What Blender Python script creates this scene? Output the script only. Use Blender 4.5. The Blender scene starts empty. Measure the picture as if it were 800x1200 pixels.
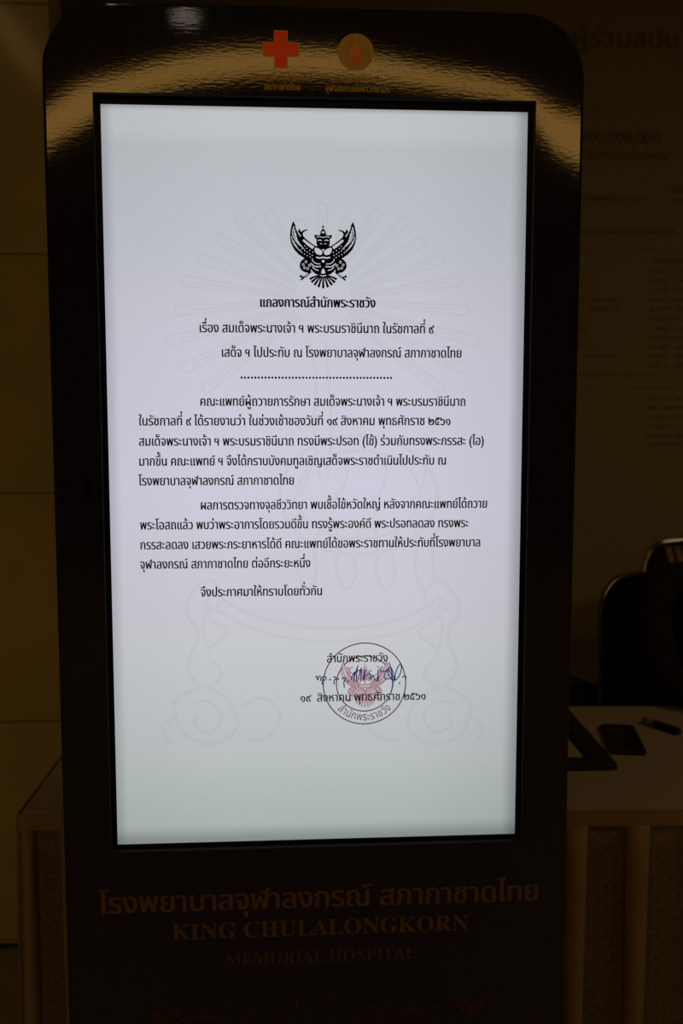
import bpy, bmesh, math, random
from mathutils import Vector, Matrix
from mathutils.geometry import delaunay_2d_cdt
random.seed(7)
SC = bpy.context.scene
COL = SC.collection

# ------------------------------------------------------------------ camera, world, exposure
CAM = Vector((-0.0638, -1.4977, 1.4554)); FPX = 1200.0
cd = bpy.data.cameras.new('camera'); cam = bpy.data.objects.new('camera', cd); COL.objects.link(cam)
cam.location = CAM; cam.rotation_euler = (1.46763, -0.00018, -0.06565)
cd.sensor_fit = 'VERTICAL'; cd.sensor_height = 36.0; cd.sensor_width = 24.0; cd.lens = 36.0 * FPX / 1200.0
cd.dof.use_dof = True; cd.dof.focus_distance = 1.50; cd.dof.aperture_fstop = 3.8
cd.clip_start = 0.05
SC.camera = cam
ROT = cam.rotation_euler.to_matrix()
w = bpy.data.worlds.new('world'); SC.world = w; w.use_nodes = True
w.node_tree.nodes['Background'].inputs[0].default_value = (1.0, 0.62, 0.25, 1)
w.node_tree.nodes['Background'].inputs[1].default_value = 0.0
SC.view_settings.view_transform = 'Standard'; SC.view_settings.look = 'None'
SC.view_settings.exposure = 0.0; SC.view_settings.gamma = 1.0; SC.view_settings.use_curve_mapping = False
LAMP_COL = (1.0, 0.52, 0.12); LAMP_L = 3.3           # the curved cove lamp
TUBE_COL = (1.0, 0.58, 0.18); TUBE_L = 1.5           # straight tube lamp
ADDED_COL = (1.0, 0.70, 0.34); ADDED_L = 5.4           # unseen lamps added for room light and an edge glint
SPOT_L = 2.6                                         # small recessed lamp
CEIL = 3.3
def ray(u, v): return ROT @ Vector(((u - 400) / FPX, -(v - 600) / FPX, -1.0))
def at(u, v, Y):
    d = ray(u, v); return CAM + d * ((Y - CAM.y) / d.y)
def atz(u, v, Z):
    d = ray(u, v); return CAM + d * ((Z - CAM.z) / d.z)

# ------------------------------------------------------------------ materials
def nn(nt, t, **k):
    n = nt.nodes.new(t)
    for a, b in k.items(): setattr(n, a, b)
    return n
def mat(name, col, rough=0.6, metal=0.0, spec=0.5, bump=None, noise=None, emit=None, coat=0.0):
    m = bpy.data.materials.new(name); m.use_nodes = True; nt = m.node_tree
    p = nt.nodes['Principled BSDF']
    p.inputs['Base Color'].default_value = (*col, 1); p.inputs['Roughness'].default_value = rough
    p.inputs['Metallic'].default_value = metal; p.inputs['Specular IOR Level'].default_value = spec
    p.inputs['Coat Weight'].default_value = coat
    tc = nn(nt, 'ShaderNodeTexCoord')
    if noise:                                   # (scale, amount): mottled colour
        t = nn(nt, 'ShaderNodeTexNoise'); t.inputs['Scale'].default_value = noise[0]; t.inputs['Detail'].default_value = 4
        nt.links.new(tc.outputs['Object'], t.inputs['Vector'])
        r = nn(nt, 'ShaderNodeMapRange'); r.inputs[3].default_value = 1 - noise[1]; r.inputs[4].default_value = 1 + noise[1]
        nt.links.new(t.outputs['Fac'], r.inputs[0])
        x = nn(nt, 'ShaderNodeMix', data_type='RGBA', blend_type='MULTIPLY'); x.inputs[0].default_value = 1
        x.inputs[6].default_value = (*col, 1); nt.links.new(r.outputs[0], x.inputs[7])
        nt.links.new(x.outputs[2], p.inputs['Base Color'])
    if bump:                                    # (scale xyz, strength, distance)
        mp = nn(nt, 'ShaderNodeMapping'); mp.inputs['Scale'].default_value = bump[0]
        nt.links.new(tc.outputs['Object'], mp.inputs['Vector'])
        t = nn(nt, 'ShaderNodeTexNoise'); t.inputs['Scale'].default_value = 1; t.inputs['Detail'].default_value = 3
        nt.links.new(mp.outputs[0], t.inputs['Vector'])
        b = nn(nt, 'ShaderNodeBump'); b.inputs['Strength'].default_value = bump[1]; b.inputs['Distance'].default_value = bump[2]
        nt.links.new(t.outputs['Fac'], b.inputs['Height']); nt.links.new(b.outputs[0], p.inputs['Normal'])
    if emit:
        p.inputs['Emission Color'].default_value = (*emit[0], 1); p.inputs['Emission Strength'].default_value = emit[1]
    return m
def lamp_mat(name, col, L): return mat(name, (0.8, 0.8, 0.8), 0.5, emit=(col, L))

M = {}
M['laminate'] = mat('dark_brown_laminate', (0.021, 0.020, 0.034), 0.045, spec=0.55, bump=((85, 85, 300), 0.3, 0.000085), noise=(30, 0.15))
M['black'] = mat('black_plastic', (0.010, 0.010, 0.011), 0.5)
M['frame'] = mat('black_screen_frame', (0.03, 0.03, 0.032), 0.42)
M['added_glow'] = lamp_mat('added_lamp_glow', ADDED_COL, ADDED_L)
M['slot'] = mat('sensor_slot', (0.003, 0.003, 0.003), 0.4, spec=0.2)
M['ink'] = mat('black_ink', (0.004, 0.004, 0.007), 0.8, spec=0.1)
M['gold'] = mat('gold_print', (0.24, 0.125, 0.035), 0.45, spec=0.3)
M['brass'] = mat('dull_gold_print', (0.22, 0.125, 0.035), 0.45, spec=0.3)
M['dimgold'] = mat('faded_gold_print', (0.14, 0.078, 0.030), 0.45, spec=0.3)
M['scroll'] = mat('bronze_print', (0.085, 0.045, 0.027), 0.45, spec=0.3)
M['bud'] = mat('maroon_print', (0.10, 0.022, 0.015), 0.45, spec=0.3)
M['red'] = mat('red_print', (0.62, 0.018, 0.008), 0.4, spec=0.3)
M['redfoil'] = mat('red_foil_print', (0.80, 0.085, 0.035), 0.30, metal=0.7)
M['goldfoil'] = mat('gold_foil_print', (0.62, 0.43, 0.14), 0.33, metal=0.6)
M['orangefoil'] = mat('orange_foil_print', (0.75, 0.28, 0.05), 0.33, metal=0.6)
M['goldfield'] = mat('dark_gold_foil_print', (0.50, 0.37, 0.13), 0.36, metal=0.6)
M['orange'] = mat('orange_print', (0.42, 0.12, 0.02), 0.45, spec=0.3)
M['cloth'] = mat('cream_satin_cloth', (0.52, 0.44, 0.34), 0.75, spec=0.25, bump=((18, 18, 6), 0.25, 0.004))
M['pleatcloth'] = mat('gold_cream_pleat_cloth', (0.34, 0.245, 0.13), 0.75, spec=0.25, bump=((18, 18, 6), 0.25, 0.004), noise=(60, 0.12))
M['steel'] = mat('chrome_tube', (0.55, 0.55, 0.55), 0.16, metal=1.0)
M['vinyl'] = mat('black_vinyl', (0.009, 0.009, 0.010), 0.6, spec=0.25, bump=((120, 120, 120), 0.2, 0.001))
M['slat'] = mat('tan_slat', (0.42, 0.27, 0.21), 0.55)
M['jacket'] = mat('dark_brown_jacket', (0.030, 0.017, 0.012), 0.85, spec=0.1, bump=((25, 25, 25), 0.5, 0.006))
M['trousers'] = mat('black_trousers', (0.010, 0.010, 0.012), 0.85, spec=0.2)
M['skin'] = mat('skin', (0.42, 0.22, 0.13), 0.5)
M['hair'] = mat('black_hair', (0.008, 0.007, 0.006), 0.5, bump=((200, 200, 12), 0.6, 0.003))
M['eye'] = mat('eye_white', (0.6, 0.58, 0.55), 0.3)
M['phone'] = mat('black_glass', (0.006, 0.006, 0.007), 0.25, spec=0.15)
M['paper'] = mat('cream_paper', (0.60, 0.50, 0.36), 0.8)
M['pale'] = mat('pale_grey_plastic', (0.30, 0.27, 0.23), 0.5)
M['ceiling'] = mat('white_ceiling', (0.45, 0.42, 0.38), 0.9)
M['hall'] = mat('hall_wall', (0.10, 0.085, 0.06), 0.9)
M['floor'] = mat('beige_stone_floor', (0.34, 0.28, 0.19), 0.35, noise=(6, 0.15))
M['board'] = mat('cream_board', (0.43, 0.37, 0.22), 0.7, spec=0.2, noise=(1.5, 0.06))
M['boardink'] = mat('brown_board_ink', (0.22, 0.18, 0.10), 0.7, spec=0.2)
M['skirting'] = mat('black_skirting', (0.006, 0.006, 0.006), 0.6)
M['cove'] = lamp_mat('cove_lamp_glow', LAMP_COL, LAMP_L)
M['tube'] = lamp_mat('tube_lamp_glow', TUBE_COL, TUBE_L)
M['spot'] = lamp_mat('small_lamp_glow', (1.0, 0.84, 0.62), SPOT_L)
M['white_metal'] = mat('white_lamp_metal', (0.6, 0.58, 0.55), 0.5)

def damask():
    m = mat('damask_cloth', (0.40, 0.33, 0.24), 0.8, spec=0.2); nt = m.node_tree; p = nt.nodes['Principled BSDF']
    tc = nn(nt, 'ShaderNodeTexCoord'); mp = nn(nt, 'ShaderNodeMapping'); mp.inputs['Scale'].default_value = (62, 62, 62)
    nt.links.new(tc.outputs['Object'], mp.inputs['Vector'])
    v = nn(nt, 'ShaderNodeTexVoronoi'); v.inputs['Scale'].default_value = 1; v.inputs['Randomness'].default_value = 0.35
    nt.links.new(mp.outputs[0], v.inputs['Vector'])
    s = nn(nt, 'ShaderNodeMath', operation='MULTIPLY'); s.inputs[1].default_value = 14
    nt.links.new(v.outputs['Distance'], s.inputs[0])
    c = nn(nt, 'ShaderNodeMath', operation='SINE'); nt.links.new(s.outputs[0], c.inputs[0])
    r = nn(nt, 'ShaderNodeValToRGB')
    r.color_ramp.elements[0].position = 0.1; r.color_ramp.elements[0].color = (0.165, 0.130, 0.085, 1)
    r.color_ramp.elements[1].position = 0.75; r.color_ramp.elements[1].color = (0.225, 0.175, 0.11, 1)
    nt.links.new(c.outputs[0], r.inputs[0]); nt.links.new(r.outputs[0], p.inputs['Base Color'])
    return m
M['damask'] = damask()

def stone(joints):
    m = mat('tan_stone_cladding', (0.56, 0.43, 0.22), 0.12, spec=0.5); nt = m.node_tree; p = nt.nodes['Principled BSDF']
    g = nn(nt, 'ShaderNodeNewGeometry'); sx = nn(nt, 'ShaderNodeSeparateXYZ'); nt.links.new(g.outputs['Position'], sx.inputs[0])
    t = nn(nt, 'ShaderNodeTexNoise'); t.inputs['Scale'].default_value = 3.0; t.inputs['Detail'].default_value = 5
    nt.links.new(g.outputs['Position'], t.inputs['Vector'])
    r = nn(nt, 'ShaderNodeValToRGB')
    r.color_ramp.elements[0].position = 0.3; r.color_ramp.elements[0].color = (0.60, 0.47, 0.16, 1)
    r.color_ramp.elements[1].position = 0.7; r.color_ramp.elements[1].color = (0.70, 0.545, 0.195, 1)
    nt.links.new(t.outputs['Fac'], r.inputs[0])
    # horizontal joints every `pitch` metres
    a = nn(nt, 'ShaderNodeMath', operation='SUBTRACT'); a.inputs[1].default_value = joints[0] - 0.5 * joints[1]
    nt.links.new(sx.outputs['Z'], a.inputs[0])
    b = nn(nt, 'ShaderNodeMath', operation='DIVIDE'); b.inputs[1].default_value = joints[1]; nt.links.new(a.outputs[0], b.inputs[0])
    c = nn(nt, 'ShaderNodeMath', operation='FRACT'); nt.links.new(b.outputs[0], c.inputs[0])
    d = nn(nt, 'ShaderNodeMath', operation='COMPARE'); d.inputs[1].default_value = 0.5; d.inputs[2].default_value = 0.0022 / joints[1]
    nt.links.new(c.outputs[0], d.inputs[0])
    x = nn(nt, 'ShaderNodeMix', data_type='RGBA'); nt.links.new(d.outputs[0], x.inputs[0])
    nt.links.new(r.outputs[0], x.inputs[6]); x.inputs[7].default_value = (0.20, 0.15, 0.07, 1)
    nt.links.new(x.outputs[2], p.inputs['Base Color'])
    return m

# what the display shows behind the writing: a pale page, faintly lavender in the middle, with the panel's edge fall-off
SX0, SX1, SZ0, SZ1 = -0.302, 0.302, 0.80, 1.874
def page(name, mult):
    m = bpy.data.materials.new(name); m.use_nodes = True; nt = m.node_tree
    p = nt.nodes['Principled BSDF']; p.inputs['Base Color'].default_value = (0.02, 0.02, 0.02, 1)
    p.inputs['Roughness'].default_value = 0.7; p.inputs['Specular IOR Level'].default_value = 0.2
    g = nn(nt, 'ShaderNodeNewGeometry'); s = nn(nt, 'ShaderNodeSeparateXYZ'); nt.links.new(g.outputs['Position'], s.inputs[0])
    def rng(sock, a, b, c, d, smooth=False):
        r = nn(nt, 'ShaderNodeMapRange'); r.interpolation_type = 'SMOOTHSTEP' if smooth else 'LINEAR'
        for i, q in enumerate((a, b, c, d)): r.inputs[i + 1].default_value = q
        nt.links.new(sock, r.inputs[0]); return r.outputs[0]
    v = rng(s.outputs['Z'], SZ0, SZ1, 0, 1)
    r = nn(nt, 'ShaderNodeValToRGB'); e = r.color_ramp.elements
    stops = PAGE_STOPS
    e[0].position = stops[0][0]; e[0].color = (*stops[0][1], 1)
    e[1].position = stops[-1][0]; e[1].color = (*stops[-1][1], 1)
    for q, c in stops[1:-1]:
        k = e.new(q); k.color = (*c, 1)
    nt.links.new(v, r.inputs[0])
    def mul(a, b):
        n = nn(nt, 'ShaderNodeMath', operation='MULTIPLY'); nt.links.new(a, n.inputs[0])
        if isinstance(b, float): n.inputs[1].default_value = b
        else: nt.links.new(b, n.inputs[1])
        return n.outputs[0]
    f = mul(rng(s.outputs['X'], SX0, SX0 + 0.020, 0.75, 1, True), rng(s.outputs['X'], SX1, SX1 - 0.025, 0.60, 1, True))
    f = mul(f, rng(s.outputs['X'], SX1, 0.10, 0.90, 1, True)); f = mul(f, rng(s.outputs['X'], SX0, -0.12, 0.94, 1, True))
    f = mul(f, rng(s.outputs['Z'], SZ0, SZ0 + 0.030, 0.62, 1, True)); f = mul(f, rng(s.outputs['Z'], SZ1, SZ1 - 0.008, 0.70, 1, True))
    f = mul(f, mult)
    nt.links.new(r.outputs[0], p.inputs['Emission Color']); nt.links.new(f, p.inputs['Emission Strength'])
    return m
def srgb(*c): return tuple(((x / 255 + 0.055) / 1.055) ** 2.4 if x > 10 else x / 255 / 12.92 for x in c)
PAGE_STOPS = [(0.0, srgb(165, 175, 174)), (0.12, srgb(183, 190, 190)), (0.30, srgb(198, 200, 206)), (0.50, srgb(205, 203, 219)),
              (0.70, srgb(200, 200, 212)), (0.85, srgb(188, 191, 198)), (0.95, srgb(183, 187, 192)), (0.966, srgb(190, 194, 197)), (1.0, srgb(190, 194, 197))]
M['page'] = page('display_page', 1.0)
M['mark'] = page('display_watermark', 0.95)
M['markline'] = page('display_watermark_line', 0.86)
M['stamp'] = mat('maroon_stamp', (0.05, 0.02, 0.025), 0.8, spec=0.1, emit=((0.10, 0.03, 0.045), 1.0))
M['stampfig'] = mat('pink_stamp', (0.05, 0.02, 0.025), 0.8, spec=0.1, emit=((0.36, 0.22, 0.25), 1.0))
M['blue'] = mat('blue_signature', (0.01, 0.01, 0.03), 0.8, spec=0.1, emit=((0.012, 0.022, 0.11), 1.0))

# ------------------------------------------------------------------ object helpers
def link(name, me, m=None, parent=None):
    o = bpy.data.objects.new(name, me); COL.objects.link(o)
    if m is not None: me.materials.append(m)
    if parent is not None: o.parent = parent
    return o
def tag(o, label=None, cat=None, group=None, kind=None):
    if label: o['label'] = label
    if cat: o['category'] = cat
    if group: o['group'] = group
    if kind: o['kind'] = kind
    return o
def empty(name, loc, label, cat, rz=0, group=None):
    o = bpy.data.objects.new(name, None); COL.objects.link(o); o.location = loc; o.rotation_euler = (0, 0, rz)
    o.empty_display_size = 0.1
    return tag(o, label, cat, group)
def bm_obj(name, bm, m, parent=None, smooth=False, loc=None):
    bmesh.ops.recalc_face_normals(bm, faces=bm.faces[:])
    me = bpy.data.meshes.new(name); bm.to_mesh(me); bm.free()
    if smooth:
        for p in me.polygons: p.use_smooth = True
    o = link(name, me, m, parent)
    if loc is not None: o.location = loc
    return o
def box(bm, x0, x1, y0, y1, z0, z1, bev=0.0, seg=2):
    vs = [bm.verts.new((x, y, z)) for x in (x0, x1) for y in (y0, y1) for z in (z0, z1)]
    fs = [bm.faces.new([vs[i] for i in q]) for q in ((0, 1, 3, 2), (4, 6, 7, 5), (0, 4, 5, 1), (2, 3, 7, 6), (0, 2, 6, 4), (1, 5, 7, 3))]
    if bev:
        es = list({e for f in fs for e in f.edges})
        bmesh.ops.bevel(bm, geom=es, offset=bev, segments=seg, affect='EDGES', profile=0.6)
def catmull(pts, n=6, closed=False):
    out = []; N = len(pts); P = [Vector(p) for p in pts]
    rngi = range(N) if closed else range(N - 1)
    for i in rngi:
        p0 = P[(i - 1) % N] if closed or i > 0 else P[0] * 2 - P[1]
        p1 = P[i]; p2 = P[(i + 1) % N]
        p3 = P[(i + 2) % N] if closed or i + 2 < N else p2 * 2 - p1
        for k in range(n):
            t = k / n
            out.append(0.5 * ((2 * p1) + (p2 - p0) * t + (2 * p0 - 5 * p1 + 4 * p2 - p3) * t * t + (3 * p1 - p0 - 3 * p2 + p3) * t ** 3))
    if not closed: out.append(P[-1])
    return out
def tube(bm, pts, r, seg=10, cap=True):
    pts = [Vector(p) for p in pts]; rings = []; up = None
    for i, p in enumerate(pts):
        t = (pts[min(i + 1, len(pts) - 1)] - pts[max(i - 1, 0)]).normalized()
        if up is None:
            up = Vector((0, 0, 1)) if abs(t.z) < 0.9 else Vector((1, 0, 0))
        a = (up - t * up.dot(t)).normalized(); b = t.cross(a); up = a
        rr = r[i] if isinstance(r, (list, tuple)) else r
        rings.append([bm.verts.new(p + rr * (a * math.cos(2 * math.pi * k / seg) + b * math.sin(2 * math.pi * k / seg))) for k in range(seg)])
    for A, B in zip(rings, rings[1:]):
        for k in range(seg): bm.faces.new((A[k], A[(k + 1) % seg], B[(k + 1) % seg], B[k]))
    if cap: bm.faces.new(rings[0][::-1]); bm.faces.new(rings[-1])
def rrect(x0, x1, z0, z1, rt, rb=0.0, n=10):
    """rounded rectangle, counter-clockwise, radius rt on top and rb below"""
    pts = []
    for cx, cz, r, a0 in ((x1, z1, rt, 0), (x0, z1, rt, 90), (x0, z0, rb, 180), (x1, z0, rb, 270)):
        sx = -1 if cx == x1 else 1; sz = -1 if cz == z1 else 1
        k = n if r > 1e-6 else 0
        for i in range(k + 1):
            a = math.radians(a0 + (90 * i / k if k else 0))
            pts.append((cx + sx * r + r * math.cos(a), cz + sz * r + r * math.sin(a)))
    return pts
def fill(contours):
    """triangulate closed contours with the non-zero winding rule -> verts2d, faces"""
    vs = []; es = []
    for c in contours:
        b = len(vs); vs += [Vector((p[0], p[1])) for p in c]
        es += [(b + i, b + (i + 1) % len(c)) for i in range(len(c))]
    V, _, F, *_ = delaunay_2d_cdt(vs, es, [], 0, 1e-7)
    out = []
    for f in F:
        cx = sum(V[i][0] for i in f) / len(f); cy = sum(V[i][1] for i in f) / len(f); wn = 0
        for c in contours:
            for i in range(len(c)):
                (xa, ya), (xb, yb) = c[i][:2], c[(i + 1) % len(c)][:2]
                if (ya <= cy) != (yb <= cy):
                    t = xa + (cy - ya) / (yb - ya) * (xb - xa)
                    if t > cx: wn += 1 if yb > ya else -1
        if wn: out.append(tuple(f))
    return [(v[0], v[1]) for v in V], out

class Flat:
    """print on an upright surface: 2-D faces in (x, z), facing the hall (-y)"""
    def __init__(s): s.v = []; s.f = []; s.dy = []
    def add(s, vs, fs, d=0.0):
        b = len(s.v); s.v += [(v[0], v[1], d) for v in vs]; s.f += [tuple(b + i for i in f) for f in fs]
    def poly(s, pts, d=0.0): s.add(*fill([pts]), d)
    def ribbon(s, pts, w, closed=False, d=0.0, taper=None):
        P = [Vector((p[0], p[1])) for p in pts]; n = len(P); L = []; R = []
        for i in range(n):
            a = P[(i - 1) % n] if closed or i else P[0]; b = P[(i + 1) % n] if closed or i + 1 < n else P[-1]
            t = b - a
            t = t.normalized() if t.length > 1e-9 else Vector((1, 0))
            q = Vector((-t.y, t.x)); k = w * 0.5
            if taper: k *= taper(i / max(n - 1, 1))
            L.append(P[i] + q * k); R.append(P[i] - q * k)
        fs = [(i, (i + 1) % n, n + (i + 1) % n, n + i) for i in range(n if closed else n - 1)]
        s.add(L + R, fs, d)
    def disc(s, c, r, n=20, d=0.0, rz=None):
        s.add([(c[0] + r * math.cos(2 * math.pi * i / n), c[1] + (rz or r) * math.sin(2 * math.pi * i / n)) for i in range(n)], [tuple(range(n))], d)
    def ring(s, c, r, w, n=64, d=0.0):
        s.ribbon([(c[0] + r * math.cos(2 * math.pi * i / n), c[1] + r * math.sin(2 * math.pi * i / n)) for i in range(n)], w, True, d)
    def build(s, name, m, parent, y):
        me = bpy.data.meshes.new(name); me.from_pydata([(a, y - d, b) for a, b, d in s.v], [], s.f); me.update()
        bm = bmesh.new(); bm.from_mesh(me)
        for f in bm.faces:
            f.normal_update()
            if f.normal.y > 0: f.normal_flip()
        bm.to_mesh(me); bm.free()
        return link(name, me, m, parent)

# ------------------------------------------------------------------ writing: outlines of Blender's own built-in typeface
_fc = bpy.data.curves.new('probe', 'FONT'); _fo = bpy.data.objects.new('probe', _fc); COL.objects.link(_fo)
_fc.size = 1.0
def _splines(txt):
    _fc.body = txt; dg = bpy.context.evaluated_depsgraph_get(); dg.update()
    cu = _fo.evaluated_get(dg).to_curve(dg)
    out = []
    for sp in cu.splines:
        bp = sp.bezier_points; n = len(bp); c = []
        for i in range(n):
            a, b = bp[i], bp[(i + 1) % n]; p0, p1, p2, p3 = a.co, a.handle_right, b.handle_left, b.co
            chord = (p3 - p0).length; ctl = (p1 - p0).length + (p2 - p1).length + (p3 - p2).length
            k = 1 if ctl - chord < 1e-4 else 5
            for j in range(k):
                t = j / k; u = 1 - t
                q = p0 * u ** 3 + p1 * 3 * u * u * t + p2 * 3 * u * t * t + p3 * t ** 3
                if not c or (Vector((q.x, q.y)) - Vector(c[-1])).length > 1e-5: c.append((q.x, q.y))
        if len(c) > 2 and (Vector(c[0]) - Vector(c[-1])).length < 1e-5: c.pop()
        if len(c) > 2: out.append(c)
    _fo.evaluated_get(dg).to_curve_clear()
    return out
_bar = min(p[0] for c in _splines('|') for p in c)
_glyphs = {}
def glyph(ch):
    if ch not in _glyphs:
        if ch == ' ': sp = []
        else: sp = _splines(ch)
        both = _splines(ch + '|'); adv = min(p[0] for p in both[-1]) - _bar
        vs, fs = fill(sp) if sp else ([], [])
        _glyphs[ch] = (vs, fs, adv)
    return _glyphs[ch]
UPPER = 'ิีึืัํ็'; TONE = '่้๊๋์'; ASC = 'ปฝฟฬ'
def layout(txt):
    """-> placed glyphs (char, x, dy), pen width in ems"""
    x = 0; out = []; prev = ''
    base = ''
    for ch in txt:
        dy = 0; dx = 0
        if ch in TONE and prev and prev in UPPER: dy = 0.20
        if ch in UPPER + TONE and base and base in ASC: dx = -0.10
        out.append((ch, x + dx, dy)); x += glyph(ch)[2]
        if ch not in UPPER + TONE + 'ุู': base = ch
        prev = ch
    return out, x
XH = max(v[1] for v in glyph('ก')[0])
CH = max(v[1] for v in glyph('𝐈')[0])
def write(fl, txt, x0, x1, zl, zr, h, bold=0.0, ref=None, spread=0.0, d=0.0):
    """one line of writing from x0 to x1, baseline zl..zr, consonant (or capital) height h"""
    g, W = layout(txt); ref = ref or XH; sy = h / ref; sx = (x1 - x0) / W
    for ch, gx, gy in g:
        vs, fs, _ = glyph(ch)
        for i_, o in enumerate([0.0] if not bold else [-bold, -bold / 3, bold / 3, bold]):
            fl.add([(x0 + (gx + a) * sx + o, zl + (zr - zl) * (gx + a) / W + (b + gy) * sy) for a, b in vs], fs, d + 4e-5 * i_)

# ------------------------------------------------------------------ the setting
YW = 1.19                                        # face of the stone-clad wall on the left
YB = 2.75                                        # back wall
def struct(name, bm, m): return tag(bm_obj(name, bm, m), kind='structure')
def slab(name, m, *b):
    bm = bmesh.new(); box(bm, *b); return struct(name, bm, m)
slab('floor', M['floor'], -5, 5.5, -9, 3.0, -0.1, 0.0)
slab('ceiling', M['ceiling'], -5, 5.5, -9, 3.0, CEIL, CEIL + 0.1)
slab('wall_back', M['hall'], -5, 5.5, YB, YB + 0.1, 0, CEIL)
slab('wall_right', M['hall'], 5.4, 5.5, -9, YB, 0, CEIL)
slab('wall_side', M['hall'], -5.0, -4.9, -9, YB, 0, CEIL)
slab('wall_front', M['hall'], -5, 5.5, -9.1, -9.0, 0, CEIL)
XE = at(57, 30, YW).x
zj = [at(20, v, YW).z for v in (578, 300, 4)]
pitch = (zj[2] - zj[0]) / 2
slab('wall_left', stone((zj[0], pitch)), -4.9, XE, YW, YW + 0.15, 0, CEIL)
bm = bmesh.new(); box(bm, -4.9, XE, YW - 0.006, YW, 0.0, 0.011, 0.002, 1); struct('baseboard_left', bm, M['skirting'])

# ------------------------------------------------------------------ information kiosk
K = empty('information_kiosk', (0, 0, 0), 'tall dark brown kiosk with a lit portrait display, standing before the skirted table', 'kiosk')
YF = -0.014                                      # front face; the lit panel sits at y = 0
KX0, KX1, KZ1, KR = -0.379, 0.380, 2.0065, 0.090
OX0, OX1, OZ0, OZ1 = -0.3105, 0.3105, 0.7925, 1.886
def cabinet():
    bm = bmesh.new()
    rings = []
    for ins, y in ((0.005, YF), (0.0022, YF + 0.0012), (0.0006, YF + 0.003), (0.0, YF + 0.006), (0.0, 0.118), (0.004, 0.122)):
        p = rrect(KX0 + ins, KX1 - ins, 0.03, KZ1 - ins, KR - ins, 0.0, 14)
        rings.append([bm.verts.new((a, y, b)) for a, b in p])
    n = len(rings[0])
    for A, B in zip(rings, rings[1:]):
        for i in range(n): bm.faces.new((A[i], A[(i + 1) % n], B[(i + 1) % n], B[i]))
    bm.faces.new(rings[-1])
    hole = [(OX0, OZ0), (OX0, OZ1), (OX1, OZ1), (OX1, OZ0)]
    outer = rrect(KX0 + 0.005, KX1 - 0.005, 0.03, KZ1 - 0.005, KR - 0.005, 0.0, 14)
    vs, fs = fill([outer, hole])
    vv = [bm.verts.new((a, YF, b)) for a, b in vs]
    for f in fs: bm.faces.new([vv[i] for i in f])
    h = [(a, b) for a, b in hole]
    A = [bm.verts.new((a, YF, b)) for a, b in h]; B = [bm.verts.new((a, YF + 0.003, b)) for a, b in h]
    for i in range(4): bm.faces.new((A[i], A[(i + 1) % 4], B[(i + 1) % 4], B[i]))
    bmesh.ops.remove_doubles(bm, verts=bm.verts[:], dist=1e-5)
    o = bm_obj('cabinet', bm, M['laminate'], K)
    return o
cabinet()
bm = bmesh.new(); box(bm, -0.42, 0.42, -0.16, 0.185, 0.0, 0.03, 0.006); bm_obj('base_plate', bm, M['black'], K)
# recessed black frame round the panel
bm = bmesh.new()
def ringbox(bm, o, i, ya, yb):
    V = []
    for (x0, x1, z0, z1), y in ((o, ya), (i, ya), (i, yb), (o, yb)):
        V.append([bm.verts.new(p) for p in ((x0, y, z0), (x1, y, z0), (x1, y, z1), (x0, y, z1))])
    for a in range(4):
        A, B = V[a], V[(a + 1) % 4]
        for k in range(4): bm.faces.new((A[k], A[(k + 1) % 4], B[(k + 1) % 4], B[k]))
ringbox(bm, (OX0 - 0.004, OX1 + 0.004, OZ0 - 0.004, OZ1 + 0.004), (OX0 + 0.0005, OX1 - 0.0005, OZ0 + 0.0005, OZ1 - 0.0005), YF + 0.003, 0.004)
bm_obj('screen_frame', bm, M['frame'], K)
bm = bmesh.new(); ringbox(bm, (OX0 + 0.0005, OX1 - 0.0005, OZ0 + 0.0005, OZ1 - 0.0005), (SX0, SX1, SZ0, SZ1), -0.0012, 0.004)
bm_obj('screen_border', bm, M['slot'], K)
bm = bmesh.new(); box(bm, SX0 - 0.004, SX1 + 0.004, 0.0, 0.006, SZ0 - 0.004, SZ1 + 0.004)
D = tag(bm_obj('display_panel', bm, M['page'], K), 'lit white page shown on the display')
c = at(102.5, 571.5, YF); bm = bmesh.new(); box(bm, c.x - 0.0042, c.x + 0.0042, YF - 0.0012, YF + 0.002, c.z - 0.0122, c.z + 0.0122, 0.0008, 1)
bm_obj('sensor_slot', bm, M['slot'], K)

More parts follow.
